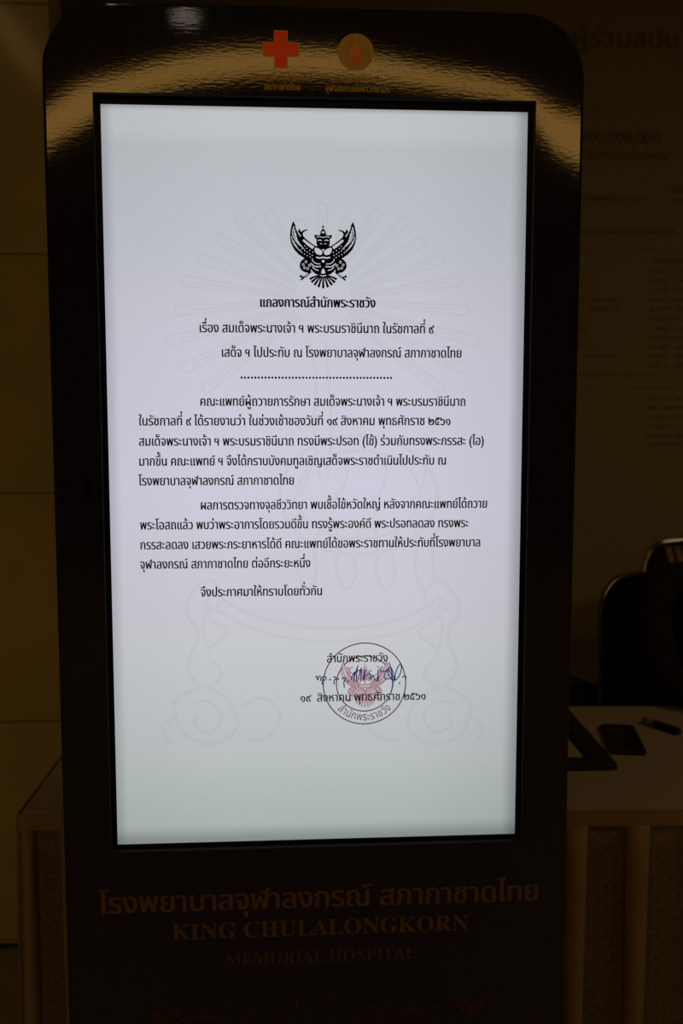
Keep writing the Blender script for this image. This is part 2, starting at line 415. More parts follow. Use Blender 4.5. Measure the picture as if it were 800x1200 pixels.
# ---- what the page shows
def S(u, v): p = at(u, v, 0.0); return (p.x, p.z)
PX = (SX1 - SX0) / 483.0                          # metres per photo pixel at mid page
YP = -0.0002
def line(name, txt, u0, u1, vb, h=8.7, bold=0.0, m='ink', vb2=None):
    f = Flat(); a = S(u0, vb); b = S(u1, vb2 if vb2 else vb - 0.020 * (u1 - u0) * (vb - 150) / 850 + 0.018 * (u1 - u0) * (1 - (vb - 150) / 850))
    write(f, txt, a[0], b[0], a[1], a[1], h * PX, bold * PX)
    return f.build(name, M[m], D, YP - 0.0006)
LINES = [
 ('text_heading', 'แถลงการณ์สำนักพระราชวัง', 304, 440, 359.7, 8.9, 0.50),
 ('text_line', 'เรื่อง สมเด็จพระนางเจ้า ฯ พระบรมราชินีนาถ ในรัชกาลที่ ๙', 233, 508, 389.4, 8.7, 0.30),
 ('text_line', 'เสด็จ ฯ ไปประทับ ณ โรงพยาบาลจุฬาลงกรณ์ สภากาชาดไทย', 259, 541, 418.2, 8.7, 0.30),
 ('text_line', 'คณะแพทย์ผู้ถวายการรักษา สมเด็จพระนางเจ้า ฯ พระบรมราชินีนาถ', 234, 545.5, 475.6, 8.7, 0.30),
 ('text_line', 'ในรัชกาลที่ ๙ ได้รายงานว่า ในช่วงเช้าของวันที่ ๑๙ สิงหาคม พุทธศักราช ๒๕๖๑', 162.5, 528, 498.6, 8.7, 0.30),
 ('text_line', 'สมเด็จพระนางเจ้า ฯ พระบรมราชินีนาถ ทรงมีพระปรอท (ไข้) ร่วมกับทรงพระกรรสะ (ไอ)', 162.5, 567, 522.4, 8.7, 0.30),
 ('text_line', 'มากขึ้น คณะแพทย์ ฯ จึงได้กราบบังคมทูลเชิญเสด็จพระราชดำเนินไปประทับ ณ', 162.5, 523, 545.8, 8.7, 0.30),
 ('text_line', 'โรงพยาบาลจุฬาลงกรณ์ สภากาชาดไทย', 162.5, 345, 568.8, 8.7, 0.30),
 ('text_line', 'ผลการตรวจทางจุลชีววิทยา พบเชื้อไข้หวัดใหญ่ หลังจากคณะแพทย์ได้ถวาย', 234.5, 571, 597.2, 8.7, 0.30),
 ('text_line', 'พระโอสถแล้ว พบว่าพระอาการโดยรวมดีขึ้น ทรงรู้พระองค์ดี พระปรอทลดลง ทรงพระ', 164, 549, 620.6, 8.7, 0.30),
 ('text_line', 'กรรสะลดลง เสวยพระกระยาหารได้ดี คณะแพทย์ได้ขอพระราชทานให้ประทับที่โรงพยาบาล', 164, 563, 643.8, 8.7, 0.30),
 ('text_line', 'จุฬาลงกรณ์ สภากาชาดไทย ต่ออีกระยะหนึ่ง', 164, 364, 666.6, 8.7, 0.30),
 ('text_line', 'จึงประกาศมาให้ทราบโดยทั่วกัน', 235, 378, 699.0, 8.7, 0.30),
 ('text_line', 'สำนักพระราชวัง', 382.5, 454.5, 776.2, 8.2, 0.22),
 ('text_line', '๑๙  สิงหาคม พุทธศักราช ๒๕๖๑', 351.5, 499, 822.4, 8.2, 0.22),
]
for L in LINES: line(*L)
f = Flat(); a = S(283, 442.5); b = S(458, 443.5)
for i in range(45): f.disc((a[0] + (b[0] - a[0]) * i / 44, a[1]), 1.35 * PX, 8)
f.build('dotted_rule', M['ink'], D, YP - 0.0006)

# ---- the winged emblem: drawn once in a 0..1 box, used for the crest and, paler, in the stamp
def garuda(fl, cx, cz, s, dark_only=False):
    """coordinates dx, y on a 400-unit drawing about its middle line, y downwards from 150 to 530"""
    k = s / 370.0
    def P(p, sg=1): return (cx + sg * p[0] * k, cz - (p[1] - 340) * k)
    def poly(pts, d=0.0, sm=False):
        for sg in (-1, 1):
            q = [P(p, sg) for p in pts]
            if sm: q = [(v.x, v.y) for v in catmull([Vector((a, b)) for a, b in q], 4, True)]
            T.poly(q, d)
    def stroke(pts, wd, d=0.0, tp=None, closed=False):
        for sg in (-1, 1):
            q = catmull([Vector(P(p, sg)) for p in pts], 4, closed); T.ribbon(q, wd * k, closed, d, tp)
    tp = lambda t: 1.15 - 0.8 * t
    ink, white = fl, Flat()
    T = ink
    # wings
    poly([(170, 150), (158, 172), (155, 192), (140, 222), (122, 248), (95, 272), (62, 300), (44, 330), (40, 350), (70, 362), (105, 358),
          (140, 335), (165, 308), (182, 275), (189, 240), (186, 205), (180, 178)], 0.0)
    # arms and raised hands
    stroke([(52, 300), (85, 278), (118, 250), (128, 235)], 30)
    stroke([(118, 246), (122, 222), (136, 205)], 12); stroke([(128, 228), (112, 206), (88, 198)], 13, 0, tp); stroke([(124, 222), (138, 208), (132, 196)], 9)
    # torso, waist, thighs, skirt
    poly([(0, 282), (30, 284), (55, 292), (58, 318), (46, 344), (60, 362), (82, 372), (78, 404), (58, 432), (40, 446), (0, 452)], 0.0)
    poly([(60, 368), (92, 354), (122, 368), (134, 396), (124, 422), (98, 436), (72, 428)], 0.0, True)
    # head and crown
    poly([(0, 224), (30, 228), (50, 224), (48, 242), (38, 248), (38, 278), (22, 294), (0, 300)], 0.0)
    poly([(0, 188), (6, 194), (14, 206), (18, 226), (0, 228)], 0.0)
    T.disc(P((0, 180)), 6 * k, 10)
    # lower legs with claws
    stroke([(70, 428), (88, 446), (104, 458), (130, 458)], 13); stroke([(104, 458), (122, 474), (128, 478)], 9); stroke([(126, 450), (132, 462)], 8)
    # tail feathers
    for i in range(9):
        a = math.radians(-68 + 17 * i); L = 74 - 8 * abs(i - 4) * 0.4
        p0 = P((22 * math.sin(a), 446 + 18 * math.cos(a) * 0.6)); p1 = P((52 * math.sin(a) * 1.2, 446 + 46 * math.cos(a))); p2 = P(((L + 22) * math.sin(a), 450 + L * math.cos(a)))
        T.ribbon(catmull([Vector(p0), Vector(p1), Vector(p2)], 4), 11 * k, False, 0.0, lambda t: 0.7 + 0.6 * t)
    # pale details
    T = white; e = 0.0004
    for o in (0, 1, 2):
        stroke([(166 - 4 * o, 180 + 18 * o), (174 - 13 * o, 222 + 16 * o), (158 - 16 * o, 258 + 14 * o), (132 - 14 * o, 288 + 10 * o)], 5.5, e, lambda t: 1.2 - 0.9 * t)
    for o in range(3):
        stroke([(182 - 12 * o, 236 + 22 * o), (168 - 14 * o, 276 + 16 * o), (146 - 12 * o, 304 + 9 * o)], 4, e, lambda t: 1.2 - 0.8 * t)
    for a, b in ((146, 300), (132, 312), (118, 304), (120, 324), (104, 314), (106, 334), (90, 322), (90, 342), (76, 332), (74, 350), (62, 340), (58, 322), (76, 312), (92, 300), (104, 288)):
        for sg in (-1, 1): T.disc(P((a, b), sg), 3.4 * k, 6, e)
    stroke([(56, 298), (84, 279), (114, 254)], 16, e, lambda t: 1.1 - 0.35 * t)
    poly([(6, 316), (30, 300), (46, 298), (48, 316), (34, 334), (10, 336)], e, True)
    stroke([(0, 350), (20, 354), (40, 350)], 8, e)
    stroke([(16, 388), (44, 384), (64, 366)], 5, e); stroke([(12, 402), (46, 402), (72, 384)], 6, e); stroke([(26, 424), (46, 418), (62, 404)], 5, e)
    poly([(0, 410), (9, 424), (12, 440), (0, 442)], e)
    for q in ((98, 376), (114, 392), (106, 410), (88, 414), (78, 396)): 
        for sg in (-1, 1): T.ring(P(q, sg), 6 * k, 3.2 * k, 10, e)
    stroke([(8, 258), (20, 254), (30, 258)], 5, e); stroke([(6, 276), (18, 274)], 4, e); stroke([(0, 240), (18, 236), (38, 238)], 4, e); stroke([(0, 206), (6, 216)], 7, e)
    stroke([(84, 442), (102, 455), (122, 456)], 4, e)
    T.disc(P((0, 310)), 6 * k, 10, e); T.disc(P((0, 372)), 8 * k, 10, e)
    return white
f = Flat(); cc = S(378.5, 299.5)
wh = garuda(f, cc[0], cc[1], 74.5 * PX)
E_ = f.build('crest', M['ink'], D, YP - 0.0006); wh.build('crest_detail', M['page'], D, YP - 0.0006)

# ---- round stamp with the same winged figure, and the signature across it
sc_ = S(427, 801.0)
f = Flat(); f.ring(sc_, 49.6 * PX, 1.35 * PX, 96); f.ring(sc_, 33.8 * PX, 1.3 * PX, 80)
g, W = layout('สำนักพระราชวัง'); span = math.radians(94); sy = 7.6 * PX / XH
for ch, gx, gy in g:                                       # lettering along the lower rim
    vs, fs, _ = glyph(ch); q = []
    for a, b in vs:
        th = math.radians(-90) - span / 2 + span * (gx + a) / W; r = 45.3 * PX - (b + gy) * sy
        q.append((sc_[0] + r * math.cos(th), sc_[1] + r * math.sin(th)))
    f.add(q, fs)
tag(f.build('round_stamp', M['stamp'], D, YP - 0.0003), 'thin maroon double ring stamp with lettering along its lower rim')
f = Flat(); wh = garuda(f, sc_[0] + 0.5 * PX, sc_[1] - 1 * PX, 57 * PX)
f.build('stamp_figure', M['stampfig'], D, YP - 0.0001); wh.build('stamp_figure_detail', M['page'], D, YP - 0.0001)
def C(p): return S(340 + p[0] / 4.444, 740 + p[1] / 4.444)
f = Flat()
SIG = [[(130, 238), (138, 232), (142, 252), (150, 232), (160, 238), (156, 256)], [(164, 244), (176, 232), (187, 242), (178, 254), (166, 250), (166, 276)],
       [(224, 238), (236, 236), (236, 250), (228, 252), (229, 276)], [(266, 246), (282, 240), (288, 250), (279, 262), (281, 292)],
       [(316, 252), (326, 226), (334, 214), (330, 262)], [(330, 250), (342, 206), (350, 184), (352, 176), (346, 210), (344, 262)], [(330, 214), (350, 204), (372, 198)],
       [(352, 250), (362, 214), (370, 190), (368, 232), (366, 262)], [(376, 256), (384, 222), (388, 200), (386, 256)],
       [(394, 232), (408, 218), (418, 226), (410, 258)], [(420, 250), (428, 226), (440, 250), (448, 256)], [(450, 258), (456, 230), (457, 196), (458, 258)], [(388, 200), (392, 206)],
       [(464, 198), (484, 208), (508, 196), (520, 184), (500, 206), (488, 226), (496, 246), (516, 244), (534, 230)],
       [(514, 160), (524, 196), (532, 236), (534, 276), (524, 318)], [(506, 196), (514, 228), (526, 252)], [(544, 254), (548, 216), (560, 184), (574, 168), (578, 196), (566, 232), (546, 252), (522, 246)],
       [(520, 180), (536, 214), (542, 260)], [(582, 240), (592, 230), (602, 236), (598, 254)]]
for s_ in SIG: f.ribbon(catmull([Vector(C(p)) for p in s_], 5), 1.25 * PX)
for p in ((207, 250), (249, 246), (300, 258), (568, 268)): f.disc(C(p), 1.1 * PX, 10)
tag(f.build('signature', M['blue'], D, YP - 0.0008), 'dark blue handwritten signature')

# ---- faint grey watermark: a fan of rays, a monogram and garlands
f = Flat(); ctr = (378, 352)
def tear(ang, r0, r1, wd):
    ca, sa = math.cos(ang), math.sin(ang); pts = []
    for t in [i / 14 for i in range(15)]:
        pts.append((r0 + (r1 - r0) * t, wd * (0.25 + 0.75 * t)))
    tip = [(r1 + wd * math.cos(a), wd * math.sin(a)) for a in [math.pi / 2 - math.pi * i / 10 for i in range(1, 10)]]
    q = pts + tip + [(a, -b) for a, b in pts[::-1]]
    return [S(ctr[0] + a * ca - b * sa, ctr[1] - (a * sa + b * ca)) for a, b in q]
for deg, r1 in ((90, 115), (73, 100), (107, 100), (58, 126), (122, 124), (44, 138), (136, 140), (31, 140), (149, 146), (19, 150), (161, 155), (8, 166), (172, 168),
                (-4, 172), (184, 174), (-15, 190), (195, 190), (-26, 186), (206, 186), (-37, 176), (217, 176)):
    f.ribbon([Vector(p) for p in tear(math.radians(deg), 34, r1 - 6.5, 6.0)], 2.6 * PX, False)
    f.ribbon([Vector(S(ctr[0] + r * math.cos(math.radians(deg)), ctr[1] - r * math.sin(math.radians(deg)))) for r in (40, r1 - 16)], 2.2 * PX)
f.build('watermark_rays', M['mark'], D, YP)
f = Flat()
def W_(pts, wd=2.6, closed=False): f.ribbon(catmull([Vector(S(*p)) for p in pts], 6, closed), wd * 1.5 * PX, closed)
for dx in (0, 10): W_([(372 + dx * 2 - 10, 400), (370 + dx * 1.4, 440), (368 + dx * 2, 500), (374 + dx, 560)], 2.4)
W_([(420 + 92 * math.cos(a), 580 + 70 * math.sin(a)) for a in [2 * math.pi * i / 16 for i in range(16)]], 3.2, True)
W_([(420 + 72 * math.cos(a), 580 + 52 * math.sin(a)) for a in [2 * math.pi * i / 16 for i in range(16)]], 2.4, True)
W_([(240, 690), (300, 722), (380, 736), (460, 728), (520, 700)], 3); W_([(236, 704), (300, 738), (380, 752), (464, 742), (526, 712)], 2.4)
for sg in (-1, 1):
    X = lambda x: 378 + sg * x
    W_([(X(150), 690), (X(128), 680), (X(120), 704), (X(136), 722), (X(112), 740), (X(134), 764), (X(118), 790), (X(140), 806), (X(158), 780), (X(146), 744), (X(160), 716)], 3, True)
    W_([(X(134), 700), (X(140), 740), (X(128), 780)], 2.4)
    W_([(X(170), 820), (X(140), 806), (X(110), 822), (X(100), 852), (X(126), 872), (X(160), 862), (X(172), 838)], 3, True)
    W_([(X(155), 826), (X(134), 822), (X(118), 840), (X(132), 858), (X(150), 850), (X(146), 836)], 2.4)
    W_([(X(96), 828), (X(70), 818), (X(50), 836), (X(62), 862), (X(88), 868)], 2.6)
    W_([(X(172), 840), (X(188), 852), (X(178), 872)], 2.4)
for i in range(4):                                        # upright strokes of the monogram
    x = 346 + 46 * i; W_([(x, 612), (x + 4, 640), (x + 2, 668), (x + 12, 690), (x + 24, 676), (x + 22, 640), (x + 30, 618)], 2.6)
    W_([(x - 12, 548), (x + 2, 536), (x + 14, 548), (x + 10, 572), (x - 4, 588)], 2.4)
f.build('watermark_monogram', M['mark'], D, YP)

# ---- printing on the cabinet
YK = YF - 0.0004
def F(u, v): p = at(u, v, YF); return (p.x, p.z)
PK = 1.0 / 812.0
def kline(name, txt, u0, v0, u1, v1, h, m, bold=0.0, ref=None):
    f = Flat(); a = F(u0, v0); b = F(u1, v1); z = (a[1] + b[1]) / 2
    write(f, txt, a[0], b[0], z, z, h, bold, ref); return f.build(name, M[m], K, YK)
kline('text_heading', 'โรงพยาบาลจุฬาลงกรณ์ สภากาชาดไทย', 116, 1069, 632, 1056.5, 19.5 / 765, 'gold', 0.0009)
kline('text_line', '𝐊𝐈𝐍𝐆 𝐂𝐇𝐔𝐋𝐀𝐋𝐎𝐍𝐆𝐊𝐎𝐑𝐍', 201, 1100, 549, 1091, 18.5 / 760, 'brass', 0.0, CH)
kline('text_line', '𝐌𝐄𝐌𝐎𝐑𝐈𝐀𝐋 𝐇𝐎𝐒𝐏𝐈𝐓𝐀𝐋', 264, 1129.5, 487, 1124, 13.8 / 757, 'dimgold', 0.0, CH)
kline('logo_caption', 'โรงพยาบาลจุฬาลงกรณ์', 296, 94, 366, 95, 5.8 * PK, 'goldfield', 0.0003)
kline('logo_caption', 'สภากาชาดไทย', 309, 105, 352, 106, 5.8 * PK, 'goldfield', 0.0003)
kline('logo_caption', 'คณะแพทยศาสตร์', 389, 95.5, 444, 96.5, 5.8 * PK, 'goldfield', 0.0003)
kline('logo_caption', 'จุฬาลงกรณ์มหาวิทยาลัย', 381, 107, 457, 108.5, 5.8 * PK, 'goldfield', 0.0003)
# red cross with a thin gold edge
cc = F(329, 57.8)
def cross(r, wd): return [(cc[0] + a, cc[1] + b) for a, b in ((wd, wd), (wd, r), (-wd, r), (-wd, wd), (-r, wd), (-r, -wd), (-wd, -wd), (-wd, -r), (wd, -r), (wd, -wd), (r, -wd), (r, wd))]
f = Flat(); f.poly(cross(0.0252, 0.0096)); lc = tag(f.build('logo_cross_edge', M['goldfoil'], K, YK), 'thin gold edge of the red cross')
f = Flat(); f.poly(cross(0.0239, 0.0083), 0.0003); tag(f.build('logo_cross', M['redfoil'], K, YK), 'red cross')
# round gold badge with a small tiered crown on a cushion
cc = F(416.7, 61.2)
f = Flat(); f.ring(cc, 0.0242, 0.0016); f.ring(cc, 0.0196, 0.0009)
for i in range(36): a = 2 * math.pi * i / 36; f.disc((cc[0] + 0.0219 * math.cos(a), cc[1] + 0.0219 * math.sin(a)), 0.0008, 6)
f.build('logo_badge', M['goldfoil'], K, YK)
f = Flat(); f.disc(cc, 0.0236, 40, -0.0002); f.build('logo_badge_field', M['goldfield'], K, YK)
f = Flat()
f.poly([(cc[0] + a, cc[1] + b) for a, b in ((-0.0085, -0.006), (0.0085, -0.006), (0.0075, -0.001), (0.0092, 0.003), (0.006, 0.005), (0.0042, 0.009), (0.002, 0.010), (0.0, 0.0165), (-0.002, 0.010), (-0.0042, 0.009), (-0.006, 0.005), (-0.0092, 0.003), (-0.0075, -0.001))], 0.0002)
f.build('logo_crown', M['orangefoil'], K, YK)
f = Flat(); f.poly(rrect(cc[0] - 0.0078, cc[0] + 0.0078, cc[1] - 0.0118, cc[1] - 0.0072, 0.002, 0.002, 4), 0.0003); f.build('logo_cushion', M['redfoil'], K, YK)
# scrolls under the lettering
f = Flat(); z0 = F(373, 1170)[1]; xc = F(373, 1170)[0]
def Q(a, b): return (xc + a, z0 + b)
def spiral(c, r, turns, sg, a0):
    return [Q(c[0] + sg * r * (1 - 0.8 * t) * math.cos(a0 + turns * 2 * math.pi * t), c[1] + r * (1 - 0.8 * t) * math.sin(a0 + turns * 2 * math.pi * t)) for t in [i / 24 for i in range(25)]]
tp = lambda t: 1.2 - 0.7 * t
for sg in (-1, 1):
    f.ribbon(spiral((sg * 0.021, -0.003), 0.014, 1.4, sg, -1.2), 0.0028, False, 0, tp)
    f.ribbon(spiral((sg * 0.105, -0.024), 0.012, 1.5, sg, 0.4), 0.0026, False, 0, tp)
    f.ribbon(catmull([Vector(Q(sg * a, b)) for a, b in ((0.026, -0.014), (0.040, -0.026), (0.060, -0.012), (0.080, -0.016), (0.092, -0.034))], 6), 0.0028)
    f.ribbon(catmull([Vector(Q(sg * a, b)) for a, b in ((0.115, -0.034), (0.150, -0.024), (0.190, -0.022), (0.225, -0.026))], 6), 0.0030)
    f.ribbon(catmull([Vector(Q(sg * a, b)) for a, b in ((0.012, -0.030), (0.050, -0.060), (0.100, -0.058), (0.150, -0.068), (0.200, -0.050))], 6), 0.0030)
    f.ribbon(spiral((sg * 0.055, -0.030), 0.010, 1.3, -sg, 2.0), 0.0024, False, 0, tp)
    f.ribbon(spiral((sg * 0.15, -0.052), 0.013, 1.4, sg, 2.0), 0.0024, False, 0, tp)
    for c, r in (((0.242, -0.024), 0.013), ((0.217, -0.018), 0.009), ((0.070, -0.046), 0.008)):
        bud = Flat(); bud.poly([(q.x, q.y) for q in catmull([Vector(Q(sg * (c[0] + r * a), c[1] + r * b)) for a, b in ((-1, -0.6), (-0.6, 0.4), (0.3, 1.0), (1.0, 0.7), (0.8, -0.3), (0.1, -0.9))], 4, True)]); tag(bud.build('flower_bud', M['bud'], K, YK), 'maroon flower bud')
f.build('scroll_ornament', M['scroll'], K, YK)

# ------------------------------------------------------------------ table with its cloth
ZT = 0.74
TA = atz(25, 952, ZT); TB = atz(790, 946.5, ZT)
ang = math.atan2(TB.y - TA.y, TB.x - TA.x); TL_, TD = 1.85, 0.62
Tm = Matrix.Translation((TA.x, TA.y, 0)) @ Matrix.Rotation(ang, 4, 'Z')
def TP(lx, ly, z=0.0): return Tm @ Vector((lx, ly, z))
T0 = empty('folding_table', TP(TL_ / 2, TD / 2), 'long folding table hidden under the cream skirted cloth', 'table', ang)
bm = bmesh.new(); box(bm, -TL_ / 2 + 0.012, TL_ / 2 - 0.012, -TD / 2 + 0.012, TD / 2 - 0.012, ZT - 0.03, ZT - 0.004, 0.004); bm_obj('tabletop', bm, M['slat'], T0)
for sx in (-1, 1):
    for sy in (-1, 1):
        bm = bmesh.new(); tube(bm, [(sx * 0.78, sy * 0.24, ZT - 0.031), (sx * 0.78, sy * 0.25, 0.0)], 0.014); bm_obj('leg', bm, M['steel'], T0)
CL = empty('tablecloth', TP(TL_ / 2, TD / 2), 'cream tablecloth with pleated damask skirt, draped over the long table behind the kiosk', 'tablecloth', ang)
bm = bmesh.new(); box(bm, -TL_ / 2, TL_ / 2, -TD / 2, TD / 2, ZT - 0.004, ZT, 0.002, 2); bm_obj('cloth_top', bm, M['cloth'], CL)
def skirt(name, z1, z0, off, flare, m, amp, thick=0.004):
    """a band of cloth round all four sides, hanging from z1 to z0"""
    bm = bmesh.new(); N = 12; per = []
    nx, ny = 150, 50
    for i in range(nx): per.append((-TL_ / 2 + TL_ * i / nx, -TD / 2, 0, -1))
    for i in range(ny): per.append((TL_ / 2, -TD / 2 + TD * i / ny, 1, 0))
    for i in range(nx): per.append((TL_ / 2 - TL_ * i / nx, TD / 2, 0, 1))
    for i in range(ny): per.append((-TL_ / 2, TD / 2 - TD * i / ny, -1, 0))
    rows = []
    for k in range(N + 1):
        t = k / N; z = z1 + (z0 - z1) * t; row = []
        for i, (x, y, ax, ay) in enumerate(per):
            o = off + flare * t + amp * t * math.sin(i * 0.55)
            # corners go out along the diagonal
            cx = ax if ax else (1 if x >= TL_ / 2 - 1e-6 else -1 if x <= -TL_ / 2 + 1e-6 else 0)
            cy = ay if ay else (1 if y >= TD / 2 - 1e-6 else -1 if y <= -TD / 2 + 1e-6 else 0)
            row.append(bm.verts.new((x + o * cx, y + o * cy, z)))
        rows.append(row)
    n = len(per)
    for A, B in zip(rows, rows[1:]):
        for i in range(n): bm.faces.new((A[i], A[(i + 1) % n], B[(i + 1) % n], B[i]))
    o = bm_obj(name, bm, m, CL, True)
    md = o.modifiers.new('s', 'SOLIDIFY'); md.thickness = thick; md.offset = -1
    return o
tag(skirt('skirt', ZT - 0.012, 0.01, 0.004, 0.012, M['damask'], 0.004), 'patterned damask skirt hanging to the floor')
skirt('top_band', ZT - 0.001, ZT - 0.031, 0.007, 0.001, M['pleatcloth'], 0.0)
def pleat(lx, w0, w1, side='f'):
    """a plain folded strip lying on the skirt, wider above, with a soft rounded front"""
    bm = bmesh.new(); rows = []; N = 10; q = 8
    for k in range(N + 1):
        t = k / N; z = ZT - 0.029 + (0.012 - ZT + 0.029) * t; wd = w0 + (w1 - w0) * t; row = []
        for j in range(q + 1):
            a = j / q; s_ = (a - 0.5) * wd; o = 0.008 + 0.012 * t + 0.0125 * math.sin(math.pi * a) ** 0.6 + 0.004 * t
            if side == 'f': row.append(bm.verts.new((lx + s_, -TD / 2 - o, z)))
            else: row.append(bm.verts.new((-TL_ / 2 - o, lx + s_, z)))
        rows.append(row)
    for A, B in zip(rows, rows[1:]):
        for j in range(q): bm.faces.new((A[j], A[j + 1], B[j + 1], B[j]))
    for row in (rows[0], rows[-1]): bm.faces.new(row)
    o = bm_obj('pleat', bm, M['pleatcloth'], CL, True)
L2 = lambda u, v: (Tm.inverted() @ atz(u, v, ZT - 0.03)).x - TL_ / 2
xa = L2(673, 966); xb = L2(746, 966); stp = xb - xa
x = xa
while x - stp > -TL_ / 2 + 0.05: x -= stp
while x < TL_ / 2 - 0.03:
    pleat(x, 0.044, 0.028); x += stp
pleat(-TL_ / 2 + 0.013, 0.024, 0.034)
for k in range(5): pleat(-TD / 2 + 0.04 + k * stp, 0.044, 0.030, 'l')

# ------------------------------------------------------------------ things on the table
# black frame-like tray with paper in it, only its right front corner clear of the kiosk
p0 = atz(725, 903, ZT); p1 = atz(667.7, 832, ZT + 0.012); d = (p1 - p0); d.z = 0
ta = math.atan2(d.y, d.x) - math.pi / 2
TR = empty('document_tray', (p0.x, p0.y, ZT), 'flat black frame-like tray lying on the tablecloth beside the kiosk', 'tray', ta)
TW, TH = 0.32, 0.42
bm = bmesh.new(); V = []
def rr(ins, z): return [bm.verts.new((a, b, z)) for a, b in rrect(-TW + ins, -ins, ins, TH - ins, max(0.012 - ins * 0.3, 0.003), max(0.012 - ins * 0.3, 0.003), 5)]
rs = [rr(0.0, 0.0), rr(0.0, 0.010), rr(0.003, 0.013), rr(0.044, 0.013), rr(0.048, 0.006), rr(0.048, 0.0)]
for A, B in zip(rs, rs[1:]):
    for i in range(len(A)): bm.faces.new((A[i], A[(i + 1) % len(A)], B[(i + 1) % len(B)], B[i]))
bm_obj('tray_frame', bm, M['black'], TR)
bm = bmesh.new(); box(bm, -TW + 0.050, -0.050, 0.050, TH - 0.050, 0.0, 0.004); bm_obj('tray_sheet', bm, M['paper'], TR)
# phone
q = [atz(u, v, ZT + 0.008) for u, v in ((702, 849), (742, 849), (757, 880.5), (716, 881.5))]
cxy = sum(q, Vector()) / 4; dx = ((q[1] - q[0]) + (q[2] - q[3])) / 2; dy = ((q[0] - q[3]) + (q[1] - q[2])) / 2
PH = empty('smartphone', (cxy.x, cxy.y, ZT), 'black smartphone lying flat on the tablecloth right of the tray', 'phone', math.atan2(dy.y, dy.x) - math.pi / 2)
wx, wy = dx.length / 2, dy.length / 2
bm = bmesh.new(); rs = []
for ins, z in ((0.002, 0.0), (0.0, 0.002), (0.0, 0.007), (0.0015, 0.009)):
    rs.append([bm.verts.new((a, b, z)) for a, b in rrect(-wx + ins, wx - ins, -wy + ins, wy - ins, 0.011, 0.011, 6)])
for A, B in zip(rs, rs[1:]):
    for i in range(len(A)): bm.faces.new((A[i], A[(i + 1) % len(A)], B[(i + 1) % len(B)], B[i]))
bm.faces.new(rs[0][::-1]); bm.faces.new(rs[-1]); bm_obj('phone_body', bm, M['black'], PH)
bm = bmesh.new(); vs, fs = fill([rrect(-wx + 0.004, wx - 0.004, -wy + 0.004, wy - 0.004, 0.008, 0.008, 6)])
vv = [bm.verts.new((a, b, 0.0093)) for a, b in vs]
for f_ in fs: bm.faces.new([vv[i] for i in f_])
bm_obj('phone_glass', bm, M['phone'], PH)
# marker pen
a = atz(753, 842.5, ZT + 0.010); b = atz(797, 857, ZT + 0.010); L = (b - a).length
MK = empty('marker_pen', (a.x, a.y, ZT), 'thick dark marker pen with a pale cap, on the tablecloth by the seated person', 'pen', math.atan2((b - a).y, (b - a).x))
R_ = 0.0085
def lathe(name, prof, m, parent, z):
    bm = bmesh.new(); tube(bm, [(p, 0, z) for p, r in prof], [r for p, r in prof], 14); return bm_obj(name, bm, m, parent, True)
lathe('barrel', [(L * 0.30, 0.0075), (L * 0.33, R_), (L * 0.9, R_), (L * 0.97, R_ * 0.8), (L, R_ * 0.45)], M['black'], MK, R_)
tag(lathe('cap', [(0, R_ * 0.55), (L * 0.03, R_ * 0.85), (L * 0.30, R_), (L * 0.305, R_ * 0.8)], M['pale'], MK, R_), 'pale cap')

